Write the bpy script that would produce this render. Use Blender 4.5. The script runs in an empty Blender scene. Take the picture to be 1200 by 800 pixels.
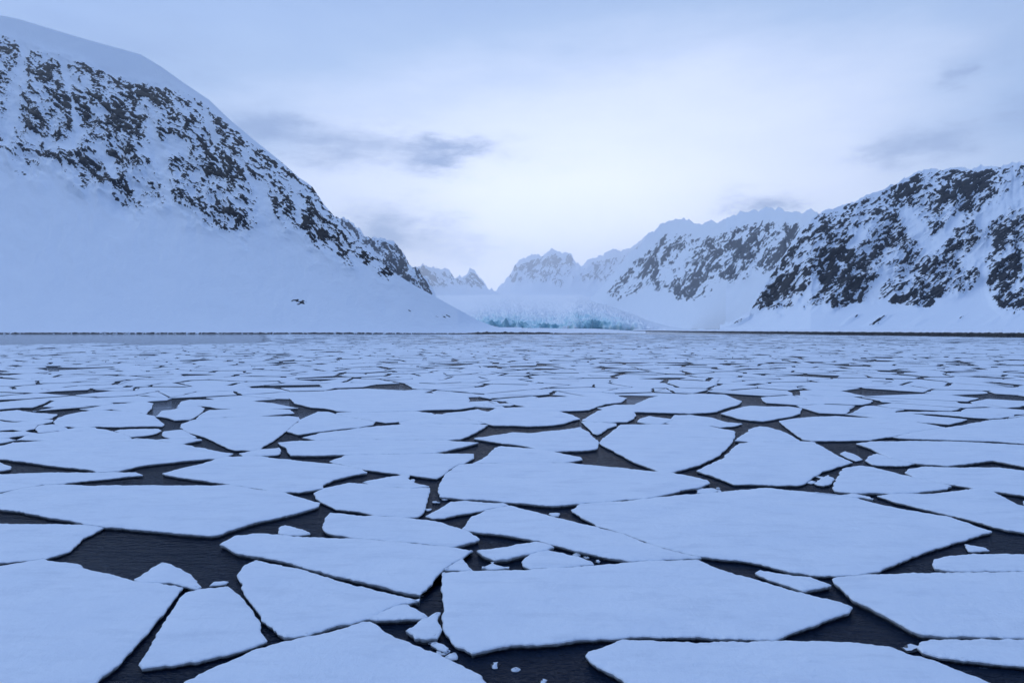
# Outlines of the floes nearest the camera: (label, outline as photo pixels on the ice plane)
FLOES = [
("medium floe cut by the left frame edge, blunt right tip over the dark pool", "-60,614 0,613 60,613 110,615 124,617 97,630 82,645 68,650 50,654 25,656 0,659 -60,663"),
("largest foreground floe at the lower left, long slanting right side", "-60,666 0,662 25,658 52,655 90,659 105,667 130,672 152,677 163,681 190,683 216,687 206,697 195,713 180,732 160,755 140,778 120,793 105,806 95,835 -60,835"),
("small triangular floe with a rounded top floating in the dark pool at left", "156,678 172,668 190,658 203,660 225,672 236,686 231,689 218,686 200,682 165,680"),
("tilted trapezoid floe with open water along its thick lower edge, lower left", "216,694 240,688 269,685 282,697 297,714 305,730 314,750 300,756 270,766 230,773 200,778 166,782 161,778 178,751 196,722"),
("blunt five sided floe above the bottom slab, dark channel on its left side", "279,672 285,662 300,655 330,661 360,668 400,680 440,690 480,699 494,703 480,706 460,710 440,721 420,728 390,734 360,743 334,746 320,738 308,724 296,708 284,692"),
("long blade shaped floe sloping down to the right, under the pointed oval floe", "256,637 275,627 300,624 360,628 420,631 480,635 520,639 555,644 530,660 516,669 505,684 493,697 480,695 450,687 400,675 350,662 318,654 306,652 280,648"),
("broad peaked slab filling the bottom edge left of the middle", "205,806 217,797 240,785 270,771 300,759 330,751 350,747 400,736 425,726 435,727 460,743 500,759 540,776 565,790 580,806 600,835 150,835 180,815"),
("tiny flat triangle floe wedged beside the peaked bottom slab", "431,723 450,714 472,706 480,707 490,713 502,721 498,723 470,725 440,725"),
("crumbly little floe with a ragged right side beside the huge centre slab", "474,738 487,728 500,722 512,716 516,716 514,725 517,735 514,746 500,748 485,747 482,742"),
("huge slab in the centre foreground, pointed right end, ragged left side", "518,670 530,669 555,668 600,667 650,665 700,661 760,656 818,655 840,664 870,674 900,682 940,694 975,702 1001,710 995,716 970,726 940,736 920,744 905,748 880,748 840,747 790,745 740,745 720,747 680,749 640,754 600,756 575,759 553,765 545,758 533,755 525,746 519,735 518,722 522,713 517,705 516,690"),
("small fin shaped floe stuck at the upper left corner of the huge centre slab", "520,667 530,659 542,653 548,660 555,667"),
("tiny dome shaped floe resting on the upper edge of the huge centre slab", "563,665 570,661 577,657 582,661 598,665 580,666"),
("wide slab cut by the bottom edge, blunt left tip over black water", "684,766 690,761 705,756 722,752 728,748 760,749 800,750 850,750 895,750 940,750 990,750 1030,754 1047,757 1065,765 1080,768 1100,774 1120,782 1145,792 1165,802 1200,830 760,835 738,802 722,792 705,782 688,772"),
("large floe at the lower right edge, slanting left side along a dark channel", "975,676 1000,673 1040,671 1100,670 1150,670 1210,669 1250,669 1250,746 1200,746 1150,745 1110,745 1082,742 1070,738 1050,728 1020,712 1000,702 988,692 977,682"),
("bottom right corner floe with a rounded left tip and thick dark edge", "1071,756 1078,750 1090,748 1150,747 1200,748 1250,748 1250,792 1200,780 1160,776 1125,772 1095,768 1080,764"),
("narrow sliver floe in the crack right of the huge centre slab", "885,670 890,667 910,671 930,673 950,675 975,685 972,687 950,690 942,692 925,686 900,678"),
("thin floe with a rounded left end lying above the large lower right floe", "1091,660 1096,654 1110,650 1140,648 1200,648 1250,648 1250,667 1200,668 1150,668 1110,668 1094,665"),
("largest lens shaped floe right of centre, sharp tips at both ends", "668,597 680,590 730,587 790,580 830,577 870,573 900,571 950,576 1000,582 1026,589 1060,596 1110,604 1135,612 1163,622 1140,629 1110,638 1080,648 1050,660 1030,668 1005,674 980,674 960,673 925,670 905,664 890,660 870,656 825,652 790,644 760,635 740,627 720,621 700,615 680,605"),
("long diagonal floe squeezed between the largest lens floe and centre slab", "541,619 552,605 570,597 600,592 620,597 650,605 700,617 730,625 755,635 790,646 822,653 790,654 760,656 740,657 720,654 690,648 660,640 630,633 600,627 585,625 555,622"),
("small wavy floe with a dark lower edge below the long diagonal floe", "558,644 575,642 600,638 630,633 638,636 650,640 640,643 630,645 610,650 595,654 580,655 570,652 560,647"),
("low ragged floe sitting against the back edge of the huge centre slab", "610,656 622,648 640,644 660,647 680,652 695,657 697,661 690,662 660,664 620,665 612,662"),
("pointed oval floe like a boat, tip to the right, left of centre", "377,617 380,605 387,600 420,603 470,606 500,608 520,612 545,620 560,628 563,631 545,637 530,640 515,639 490,636 450,632 415,629 390,626 380,622"),
("lumpy diamond floe with open water right of it, behind the pointed oval floe", "366,577 385,570 410,565 425,566 455,570 480,572 505,571 502,584 497,600 490,605 470,605 440,603 415,598 393,596 380,590 370,583"),
("thin small triangle floe lying on the back edge of the lumpy diamond floe", "422,564 450,559 480,555 479,560 487,565 503,569 480,571 455,569 430,566"),
("huge wide floe at left above the dark pool, pointed bottom", "-50,588 0,578 25,572 55,568 75,567 100,568 160,568 220,568 270,568 300,573 335,577 360,584 375,589 374,592 350,600 320,607 300,611 280,617 262,624 248,627 220,625 180,621 130,617 105,614 80,609 50,604 20,598 0,596 -50,590"),
("thin flat strip floe at the left edge, blunt right end over open water", "-50,556 0,555 60,553 130,553 160,553 167,556 150,558 110,562 80,565 50,567 20,572 0,576 -50,582"),
("small rounded tip of a floe poking in from the left edge", "-40,540 0,541 14,546 12,549 0,551 -40,553"),
("big flat diamond floe at left with a wide dark lead under it", "-60,526 0,522 15,518 62,516 150,514 175,514 205,518 225,522 260,529 275,531 262,535 255,536 230,538 190,542 165,545 152,548 140,551 118,552 100,549 60,545 25,540 0,537 -60,530"),
("low roof shaped floe touching the back of the big flat diamond floe", "18,515 35,509 60,505 80,502 105,500 125,503 140,507 150,510 155,513 100,514 62,515"),
("arrowhead floe pointing left between two dark wedges of water", "189,554 230,544 262,535 300,534 350,539 400,544 425,549 430,553 410,557 390,562 380,567 378,571 365,574 350,576 325,575 305,572 272,567 240,563 215,559 195,556"),
("long parallelogram floe with a dark lead under its left half, mid left", "325,518 350,516 430,515 520,516 562,518 540,524 510,530 460,531 405,532 370,533 340,533 335,525"),
("wide floe with a curled right corner, just behind a small triangle floe", "385,540 405,533 450,532 510,531 545,531 556,531 555,536 545,542 533,546 525,552 512,560 500,559 480,556 470,555 445,552 425,549 405,545"),
("big lens floe in the middle, rounded left end, tip by a bright ice chip", "513,573 515,565 522,555 530,548 537,543 560,543 600,542 650,542 670,542 700,545 740,549 790,554 815,558 830,562 833,565 820,570 800,574 780,579 760,582 720,586 690,588 670,590 650,592 620,590 600,588 570,585 540,584 515,581"),
("small leaf shaped floe under the left end of the big lens floe", "497,604 515,595 527,587 545,586 570,588 590,589 598,591 570,596 553,600 540,602 520,606 508,607 500,605"),
("flat floe with a curved left side behind the big lens floe", "553,542 563,538 573,531 580,524 587,522 600,523 630,526 650,529 665,532 680,535 684,538 670,540 650,541 620,541 580,542"),
("broad floe with a stubby right end beside the grey pool in the middle", "555,513 575,510 590,508 600,506 620,507 640,505 660,503 680,500 690,506 695,511 702,517 701,525 690,527 660,528 650,528 628,525 610,521 590,519 570,516"),
("tiny downward pointing triangle floe at the top corner of the shield floe", "681,494 700,495 723,496 722,498 712,502 705,507 700,509 695,507 690,502 685,498"),
("shield shaped floe with rounded bottom right of the grey pool", "702,518 706,513 715,507 722,501 727,497 750,497 790,497 830,499 845,502 860,504 862,506 862,510 858,518 850,527 840,535 820,544 800,550 786,553 775,553 765,549 745,542 730,534 715,526 705,521"),
("thin triangular shard in the lead above the shield floe", "746,494 750,490 760,487 775,489 790,491 783,494 775,496 755,495"),
("wedge floe right of the shield floe with a jagged lower edge", "816,551 825,546 845,537 856,527 865,519 880,518 910,517 945,517 955,518 970,526 985,535 1000,541 992,544 980,547 965,552 955,558 945,565 935,568 910,568 880,567 860,567 848,562 835,557"),
("short floe between the shield floe and a dark ragged crack", "861,516 868,510 876,505 878,502 890,499 900,500 915,504 925,508 933,513 938,516 910,516 885,517"),
("neat oval floe ringed by dark cracks right of the middle", "844,484 860,479 872,476 878,475 900,476 925,476 940,478 938,484 925,488 912,490 895,493 880,492 865,490 852,486"),
("wide pale floe with a straight dark front edge, above a dark triangular pool", "912,493 930,490 950,488 980,487 1010,489 1050,492 1090,497 1108,500 1085,503 1060,508 1045,511 1020,515 990,516 952,516 940,514 930,507 920,500"),
("long floe running out of the right edge behind a thin straight crack", "1046,512 1070,506 1090,503 1112,500 1130,497 1158,492 1175,491 1250,486 1250,523 1197,519 1170,517 1120,515 1080,514 1055,513"),
("flat rounded floe near the right edge with a dark curved crack on its right", "1050,482 1090,482 1125,482 1165,481 1190,483 1188,487 1175,489 1160,490 1140,489 1110,486 1080,484"),
("thin strip of floe between two fine cracks right of centre", "990,485 1020,482 1060,484 1100,488 1135,491 1125,494 1112,497 1080,494 1040,490 1010,487"),
("large floe at the right edge with a dark tent shaped lead below it", "1002,519 1020,517 1070,516 1120,517 1165,519 1197,521 1250,526 1250,556 1200,546 1180,542 1163,539 1140,542 1110,545 1080,543 1065,541 1045,536 1030,530 1015,523"),
("small floe with a curved left side right of the dark triangular pool", "1013,539 1018,534 1027,531 1045,537 1065,541 1075,543 1060,545 1040,545 1022,544"),
("long tapering floe under the tent shaped lead at the right edge", "1061,554 1063,549 1080,546 1110,547 1140,547 1170,547 1200,551 1250,560 1250,588 1200,580 1180,577 1160,574 1140,571 1115,567 1090,562 1070,558"),
("blunt floe with a rounded left side next to a slushy gap, right half", "975,570 980,560 984,552 990,547 1010,545 1025,547 1045,552 1070,559 1095,564 1115,569 1112,572 1095,574 1075,576 1040,577 1010,577 985,576 976,574"),
("large right edge floe above the sharp tip of the largest lens floe", "1027,580 1050,578 1090,578 1115,575 1130,573 1150,572 1165,576 1180,583 1195,591 1250,605 1250,632 1200,623 1178,620 1160,615 1140,609 1110,602 1080,595 1050,588"),
("small bright wedge at the right edge in a dark notch", "1197,587 1200,585 1250,588 1250,598 1200,591"),
("thin sliver between fine cracks above the largest lens floe", "955,576 985,579 1000,578 1020,581 1024,585 1010,582 985,580"),
("rounded oval floe at left with a dark lower edge and grey water at its right", "62,494 68,489 80,485 95,482 110,481 130,481 160,483 180,487 190,494 193,497 190,499 165,499 130,500 110,499 90,500 75,499 65,497"),
("small block floe left of the rounded oval floe", "41,503 45,498 62,497 75,500 82,503 60,505 45,506"),
("small flat floe under the right end of the rounded oval floe", "133,504 140,503 165,502 187,502 189,504 185,507 172,510 155,511 145,508"),
("tiny flat floe with a dark wedge on its left below the grey water", "188,509 192,505 200,504 213,503 220,507 232,512 220,513 205,513 195,512"),
("thin tapering floe behind the big flat diamond floe, dark wedge on its right", "157,513 180,514 210,514 235,514 237,515 222,518 208,520 190,517 170,515"),
("large round bellied floe left of centre above a thin crack", "211,500 213,496 225,492 250,490 280,489 310,488 340,487 350,488 352,491 343,498 335,505 330,509 322,515 305,525 298,527 275,527 268,525 255,519 240,512 225,507 215,503"),
("long narrow floe along the back of the large round bellied floe", "229,490 238,484 245,480 252,480 300,479 340,480 346,484 330,485 300,487 260,488 240,490"),
("small pointed floe with dark notches at both ends left of the round bellied floe", "183,487 190,481 205,479 215,475 230,475 240,478 237,482 228,488 222,491 205,492 195,489"),
("flat wide floe under a straight dark lead, behind the long narrow floe", "206,477 212,470 222,468 250,468 275,468 300,470 320,472 345,477 350,478 300,478 255,478 230,474"),
("kite shaped floe just right of the round bellied floe", "336,505 345,497 354,490 372,482 385,482 400,487 420,491 440,494 438,497 420,500 400,502 375,505 362,507 350,509"),
("wide flat floe above a fine straight crack in the left centre", "354,512 375,507 410,503 440,499 470,497 510,497 550,497 572,498 560,505 550,510 540,514 520,515 450,514 400,514 372,515"),
("thin strip of floe on top of the arrowhead floe", "280,531 300,527 328,524 330,527 328,532 318,533 300,533 285,533"),
("broad white floe left of centre with crumbled right end", "338,465 370,459 396,456 430,455 470,457 500,460 530,462 548,464 551,468 550,471 557,476 540,479 500,480 470,481 440,482 395,481 380,478 365,477 345,472"),
("flat wedge below the broad white floe, dark crack on its left", "393,484 395,483 440,483 490,482 510,484 505,487 490,491 470,494 452,495 447,494 430,491 410,488"),
("thin triangular floe with a dark leading edge on its left, centre", "466,494 490,489 512,485 520,486 540,489 560,493 572,496 545,496 500,496 470,496"),
("wide flat floe in the centre with a shallow grey pool in front", "518,484 540,482 560,479 572,482 580,478 600,477 622,477 640,480 660,483 672,486 680,490 672,492 660,496 645,498 620,499 600,498 578,498 570,496 550,491 535,487"),
("needle thin shard in a short lead near the centre", "565,474 580,473 597,472 603,474 598,475 575,475"),
("small rounded floe beside a shallow grey pool, right of centre", "681,492 690,487 700,481 712,479 735,480 743,483 746,486 743,490 735,494 715,494 690,493"),
("wide floe above a long straight dark edge right of centre", "700,478 720,474 742,474 760,466 780,462 820,461 850,462 870,470 865,474 850,478 840,482 830,483 808,484 775,483 742,482 720,481"),
("low floe under the right end of the long straight dark edge", "779,495 785,491 790,486 810,486 835,489 850,494 870,496 862,499 845,500 833,498 800,497"),
("wide pale floe behind the shallow grey pool in the centre", "592,470 605,468 640,465 680,464 720,463 735,466 728,471 710,473 697,477 690,480 670,481 650,481 630,482 622,477 605,474"),
("thin triangle floe with a long dark lower edge at left", "50,476 62,470 75,467 100,466 125,469 133,472 120,474 95,476 70,477"),
("flat floe behind the rounded oval floe at left", "92,479 110,477 137,473 170,470 180,472 178,478 172,484 150,481 130,479 110,480"),
("low floe near the left edge with a ragged right tip", "-50,472 0,471 40,467 60,468 50,473 38,477 25,477 0,479 -50,481"),
("flat floe at the left edge with a dark crack across its front", "-50,484 0,482 20,480 40,483 68,485 62,489 45,491 18,493 0,491 -50,491"),
("pale floe at the left edge behind the small block floe", "-50,493 0,493 18,495 45,492 62,491 61,494 45,497 40,502 30,504 15,503 0,504 -50,505"),
("thin strip floe at the left edge with a long dark front", "-50,508 0,506 30,505 45,507 70,505 50,507 25,510 0,513 -50,518"),
("thin strip floe at the left edge behind the big flat diamond floe", "-50,524 0,519 15,516 20,515 10,513 -50,520"),
]
CHIPS = [
("thin ice splinter on the back edge of the tilted trapezoid floe", "242,686 250,680 269,680 264,684"),
("lone lumpy ice chunk floating in the dark pool left of the oval floe", "325,617 335,614 345,617 360,621 366,625 350,627 327,625"),
("broken ice lump in the black water below the crumbly little floe", "502,753 512,750 520,754 526,758 523,763 510,759"),
("little ice chip floating in the dark gap by the right edge", "1128,636 1140,638 1155,641 1160,645 1135,646"),
("slushy ice lump in the gap right of the wedge floe", "953,566 960,560 970,556 978,560 975,566 965,569"),
("bright chip of ice in the dark triangular pool", "983,531 990,528 1005,533 1012,538 1003,540 990,535"),
("bright ice chip at the right tip of the big lens floe", "814,577 822,572 835,571 843,574 833,578"),
("small ice chip in the crack under the big lens floe", "643,601 650,600 658,600 656,604 648,604"),
("small ice chip in the gap beside the curled right corner floe", "552,545 557,541 564,538 566,540 558,543"),
("dark rounded lump of ice beside the small triangle floe, left centre", "479,564 481,561 486,561 487,564 484,568 480,567"),
("tiny ice crumb by the bottom slab's black water", "575,779 579,774 584,775 583,781 578,781"),
("small ice crumb in the black water under the huge centre slab", "631,799 636,795 641,795 642,799 637,801"),
("ice crumb beside the left part of the bottom slab's blunt tip", "600,782 605,780 610,782 606,784 601,784"),
("small bright crumb at the end of the dark channel, lower right", "1057,760 1066,757 1072,755 1072,762 1065,762"),
]
import bpy, math, random
import numpy as np
from mathutils import Vector, geometry
R = math.radians
rnd = random.Random(7)
sc = bpy.context.scene
COL = sc.collection
H = 6.0            # eye height over the water, metres
F = 800.0          # focal length in photo pixels (24 mm on 36 mm, 1200 wide)
HY = 385.0         # horizon row in the photo

# ------------------------------------------------------------------ noise
def _hash(ix, iy, seed):
    h = (ix.astype(np.int64) * 374761393 + iy.astype(np.int64) * 668265263 + seed * 974634777) & 0x7fffffff
    h = ((h ^ (h >> 13)) * 1274126177) & 0x7fffffff
    h = ((h ^ (h >> 15)) * 739188161) & 0x7fffffff
    return (h ^ (h >> 16)) & 0xffff
def perlin(x, y, seed=0):
    x = np.asarray(x, float); y = np.asarray(y, float)
    ix = np.floor(x); iy = np.floor(y); fx = x - ix; fy = y - iy
    def g(dx, dy):
        a = _hash(ix + dx, iy + dy, seed) * (2 * math.pi / 65536.0)
        return np.cos(a) * (fx - dx) + np.sin(a) * (fy - dy)
    u = fx**3 * (fx * (fx * 6 - 15) + 10); v = fy**3 * (fy * (fy * 6 - 15) + 10)
    a = g(0, 0) * (1 - u) + g(1, 0) * u; b = g(0, 1) * (1 - u) + g(1, 1) * u
    return (a * (1 - v) + b * v) * 1.5
def fbm(x, y, seed=0, octv=4, gain=0.5):
    s = 0; a = 1.0
    for o in range(octv):
        s = s + a * perlin(x * 2**o + 17.3 * o, y * 2**o - 9.1 * o, seed + o); a *= gain
    return s
def ridged(x, y, seed=0, octv=3):
    s = 0; a = 1.0
    for o in range(octv):
        s = s + a * (1 - 2 * np.abs(perlin(x * 2**o + 5.7 * o, y * 2**o + 3.3 * o, seed + o))); a *= 0.5
    return s
def sstep(a, b, x):
    t = np.clip((np.asarray(x, float) - a) / (b - a), 0, 1); return t * t * (3 - 2 * t)

# ------------------------------------------------------------------ objects
def tag(o, label=None, cat=None, group=None, kind=None):
    if label: o['label'] = label
    if cat: o['category'] = cat
    if group: o['group'] = group
    if kind: o['kind'] = kind
    return o
def mesh_obj(name, verts, faces, mats, parent=None, smooth=True, midx=None, loc=(0, 0, 0)):
    me = bpy.data.meshes.new(name)
    me.from_pydata(verts if isinstance(verts, list) else verts.tolist(), [], faces)
    for m in mats: me.materials.append(m)
    if midx is not None: me.polygons.foreach_set('material_index', np.asarray(midx, np.int32))
    if smooth: me.polygons.foreach_set('use_smooth', np.ones(len(me.polygons), bool))
    me.update()
    o = bpy.data.objects.new(name, me); COL.objects.link(o); o.location = loc
    if parent: o.parent = parent
    return o
def empty(name, loc):
    o = bpy.data.objects.new(name, None); COL.objects.link(o); o.location = loc; o.empty_display_size = .2
    return o
def grid_faces(nr, nc):
    i = np.arange(nr - 1)[:, None] * nc + np.arange(nc - 1)[None, :]
    return np.stack([i, i + 1, i + nc + 1, i + nc], -1).reshape(-1, 4).tolist()
def attr(o, name, vals):
    a = o.data.attributes.new(name, 'FLOAT', 'POINT'); a.data.foreach_set('value', np.asarray(vals, np.float32).ravel())

# ------------------------------------------------------------------ materials
class NT:
    def __init__(self, name):
        self.m = bpy.data.materials.new(name); self.m.use_nodes = True
        self.t = self.m.node_tree; self.n = self.t.nodes; self.l = self.t.links
        self.b = self.n['Principled BSDF']
    def new(self, kind, **kw):
        x = self.n.new(kind)
        for k, v in kw.items(): setattr(x, k, v)
        return x
    def link(self, a, b): self.l.new(a, b)
    def noise(self, scale, detail=3, vec=None, rough=.55):
        x = self.new('ShaderNodeTexNoise'); x.inputs['Scale'].default_value = scale
        x.inputs['Detail'].default_value = detail; x.inputs['Roughness'].default_value = rough
        if vec: self.link(vec, x.inputs['Vector'])
        return x.outputs['Fac']
    def math(self, op, a, b=None, c=None):
        x = self.new('ShaderNodeMath', operation=op)
        for i, v in enumerate((a, b, c)):
            if v is None: continue
            if isinstance(v, (int, float)): x.inputs[i].default_value = v
            else: self.link(v, x.inputs[i])
        return x.outputs[0]
    def ramp(self, fac, stops):
        x = self.new('ShaderNodeValToRGB'); e = x.color_ramp.elements
        while len(e) > 1: e.remove(e[-1])
        e[0].position, e[0].color = stops[0][0], (*stops[0][1], 1)
        for p, c in stops[1:]:
            k = e.new(p); k.color = (*c, 1)
        self.link(fac, x.inputs['Fac']); return x.outputs['Color']
    def mix(self, fac, a, b):
        x = self.new('ShaderNodeMix', data_type='RGBA')
        for i, v in ((0, fac), (6, a), (7, b)):
            if isinstance(v, (int, float)): x.inputs[i].default_value = v
            elif isinstance(v, tuple): x.inputs[i].default_value = (*v, 1)
            else: self.link(v, x.inputs[i])
        return x.outputs[2]
    def bump(self, height, strength, dist):
        x = self.new('ShaderNodeBump'); x.inputs['Strength'].default_value = strength
        x.inputs['Distance'].default_value = dist; self.link(height, x.inputs['Height'])
        self.link(x.outputs[0], self.b.inputs['Normal']); return x
    def pos(self): return self.new('ShaderNodeNewGeometry').outputs['Position']
    def set(self, **kw):
        for k, v in kw.items():
            s = self.b.inputs[k.replace('_', ' ')]
            if isinstance(v, (int, float)): s.default_value = v
            elif isinstance(v, tuple): s.default_value = (*v, 1) if len(v) == 3 else v
            else: self.link(v, s)

SNOW = (0.80, 0.83, 0.88)
def floe_snow():
    n = NT('floe_snow'); p = n.pos()
    a = n.noise(.6, 4, p); b = n.noise(38, 3, p); c = n.noise(4.5, 4, p)
    col = n.mix(n.math('MULTIPLY', n.math('SUBTRACT', a, .35), 1.4), (0.725, 0.79, 0.87), (0.82, 0.87, 0.92))
    gr = n.noise(55, 2, p, .7); col = n.mix(n.math('MULTIPLY', n.math('ABSOLUTE', n.math('SUBTRACT', gr, .5)), .9), col, (0.50, 0.58, 0.70))
    # greyish dimples where the snow is thin and damp
    wm = n.new('ShaderNodeMapping'); wm.inputs['Scale'].default_value = (1, 3.2, 1); wm.inputs['Rotation'].default_value = (0, 0, R(24)); n.link(p, wm.inputs[0])
    d = n.ramp(n.noise(.55, 6, wm.outputs[0], .7), [(0, (0, 0, 0)), (.50, (0, 0, 0)), (.72, (1, 1, 1))])
    col = n.mix(n.math('MULTIPLY', d, .34), col, (0.45, 0.52, 0.62))
    shd = n.math('MULTIPLY', n.new('ShaderNodeAttribute', attribute_name='side_shade').outputs['Fac'], n.math('ADD', .55, n.noise(7, 3, p)))  # snow side darkened downwards: its shade is put into the colour
    col = n.mix(n.math('MINIMUM', shd, .96), col, (0.13, 0.135, 0.145))
    h = n.math('ADD', n.math('MULTIPLY', b, .35), n.math('ADD', n.math('MULTIPLY', c, 1.2), n.math('MULTIPLY', n.noise(140, 2, p), .12)))
    n.bump(h, .7, .045)
    n.set(Base_Color=col, Roughness=.55); n.b.inputs['Specular IOR Level'].default_value = .35
    return n.m
def floe_ice():
    n = NT('floe_ice'); p = n.pos()
    z = n.new('ShaderNodeSeparateXYZ'); n.link(p, z.inputs[0])
    a = n.noise(9, 4, p)
    col = n.mix(a, (0.020, 0.026, 0.034), (0.11, 0.125, 0.145))
    n.bump(n.math('ADD', n.noise(14, 4, p), n.noise(50, 2, p)), .6, .03)
    n.set(Base_Color=col, Roughness=.45); n.b.inputs['Specular IOR Level'].default_value = .3
    return n.m
def water():
    n = NT('sea_water'); p = n.pos()
    v = n.new('ShaderNodeMapping'); v.inputs['Scale'].default_value = (1, 2.2, 1); v.inputs['Rotation'].default_value = (0, 0, R(14)); n.link(p, v.inputs[0])
    w1 = n.noise(2.6, 4, v.outputs[0]); w2 = n.noise(9, 3, v.outputs[0]); w3 = n.noise(.25, 2, v.outputs[0])
    h = n.math('ADD', n.math('MULTIPLY', w1, .8), n.math('ADD', n.math('MULTIPLY', w2, .25), n.math('MULTIPLY', w3, 2.5)))
    n.bump(h, .9, .13)
    slush = n.math('MULTIPLY', n.math('GREATER_THAN', n.noise(3.2, 6, p, .72), .64), .10)
    col = n.mix(slush, (0.004, 0.010, 0.024), (0.25, 0.30, 0.36))
    n.set(Base_Color=col, Roughness=.05, IOR=1.33); n.b.inputs['Specular IOR Level'].default_value = .15
    return n.m
def grey_ice():
    n = NT('thin_grey_ice'); p = n.pos()
    col = n.mix(n.noise(.5, 4, p), (0.16, 0.20, 0.27), (0.36, 0.42, 0.50))
    n.set(Base_Color=col, Roughness=.3)
    return n.m
def mountain_mat(name, rock_a, rock_b, fine):
    """snow slope with bare rock where the 'rock' attribute of the mesh, roughened by noise, is high"""
    n = NT(name); p = n.pos()
    at = n.new('ShaderNodeAttribute', attribute_name='rock').outputs['Fac']
    nz = n.math('MULTIPLY', n.math('SUBTRACT', n.noise(fine, 5, p, .75), .5), 1.25)
    r = n.math('ADD', at, nz)
    m = n.ramp(r, [(0.0, (0, 0, 0)), (0.485, (0, 0, 0)), (0.53, (1, 1, 1))])
    rock = n.mix(n.noise(fine * .8, 4, p), rock_a, rock_b)
    snow = n.mix(n.noise(fine * .12, 4, p), (0.76, 0.81, 0.875), (0.83, 0.87, 0.915))
    n.bump(n.math('ADD', n.math('MULTIPLY', m, .4), n.noise(fine * .9, 4, p)), .45, 1.6)
    n.set(Base_Color=n.mix(m, snow, rock), Roughness=.75); n.b.inputs['Specular IOR Level'].default_value = .15
    return n.m
def glacier_mat():
    n = NT('glacier_ice'); p = n.pos()
    at = n.new('ShaderNodeAttribute', attribute_name='blue').outputs['Fac']
    nz = n.math('MULTIPLY', n.math('SUBTRACT', n.noise(.035, 5, p, .7), .5), .9)
    f = n.math('ADD', at, nz)
    col = n.ramp(f, [(.0, (0.80, 0.84, 0.89)), (.36, (0.74, 0.83, 0.87)), (.58, (0.58, 0.79, 0.84)), (.85, (0.30, 0.57, 0.64)), (1.0, (0.16, 0.38, 0.45))])
    n.set(Base_Color=col, Roughness=.5)
    return n.m
def bank_mat(name, dark_a, dark_b, scale, thr, sharp=.05):
    n = NT(name); p = n.pos()
    at = n.new('ShaderNodeAttribute', attribute_name='rock').outputs['Fac']
    r = n.math('ADD', at, n.math('MULTIPLY', n.math('SUBTRACT', n.noise(scale, 4, p, .6), .5), 1.0))
    m = n.ramp(r, [(0, (0, 0, 0)), (thr, (0, 0, 0)), (thr + sharp, (1, 1, 1))])
    rock = n.mix(n.noise(scale * 4, 3, p), dark_a, dark_b)
    n.set(Base_Color=n.mix(m, (0.80, 0.83, 0.88), rock), Roughness=.8)
    return n.m
M_SNOW, M_ICE, M_WATER, M_GREY = floe_snow(), floe_ice(), water(), grey_ice()

# ------------------------------------------------------------------ camera
cam = bpy.data.cameras.new('camera'); co = bpy.data.objects.new('camera', cam); COL.objects.link(co)
co.location = (0, 0, H); co.rotation_euler = (R(90), 0, 0)
cam.sensor_width = 36; cam.lens = 24; cam.shift_y = (HY - 400) / 1200
cam.clip_start = .1; cam.clip_end = 80000
sc.camera = co
def ground(px, py, z):
    d = F * (H - z) / (py - HY); return ((px - 600) / F * d, d)
def pix(x, y, z=.16):
    return 600 + F * x / y, HY + F * (H - z) / y

# ------------------------------------------------------------------ floes
def area(p):
    return .5 * sum(p[i - 1][0] * p[i][1] - p[i][0] * p[i - 1][1] for i in range(len(p)))
def outline(poly, step, amp, seed):
    """resample a polygon finely and roughen it; counter-clockwise"""
    if area(poly) < 0: poly = poly[::-1]
    P = np.array(poly); out = []
    # small corner cut
    Q = []
    n = len(P)
    for i in range(n):
        a, b, c = P[i - 1], P[i], P[(i + 1) % n]
        la, lc = np.linalg.norm(a - b), np.linalg.norm(c - b)
        ra, rc = min(.15 * la, .07), min(.15 * lc, .07)
        Q.append(b + (a - b) / max(la, 1e-6) * ra); Q.append(b + (c - b) / max(lc, 1e-6) * rc)
    Q = np.array(Q); n = len(Q)
    for i in range(n):
        a, b = Q[i], Q[(i + 1) % n]; k = max(1, int(np.linalg.norm(b - a) / step))
        for j in range(k): out.append(a + (b - a) * j / k)
    O = np.array(out)
    N = normals(O)
    if amp > 0:
        d = amp * (fbm(O[:, 0] * 1.3, O[:, 1] * 1.3, 3, 5, .62) * .8 + .45 * perlin(O[:, 0] * 6 + seed, O[:, 1] * 6, 9) + .3 * perlin(O[:, 0] * 15 + seed, O[:, 1] * 15, 19))
        O = O + N * (d - .028)[:, None]
    return O
def normals(O):
    t = np.roll(O, -1, 0) - np.roll(O, 1, 0); t /= np.maximum(np.linalg.norm(t, axis=1, keepdims=True), 1e-9)
    return np.stack([t[:, 1], -t[:, 0]], 1)
def ring_faces(a, b, n): return [(a + i, a + (i + 1) % n, b + (i + 1) % n, b + i) for i in range(n)]

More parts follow.
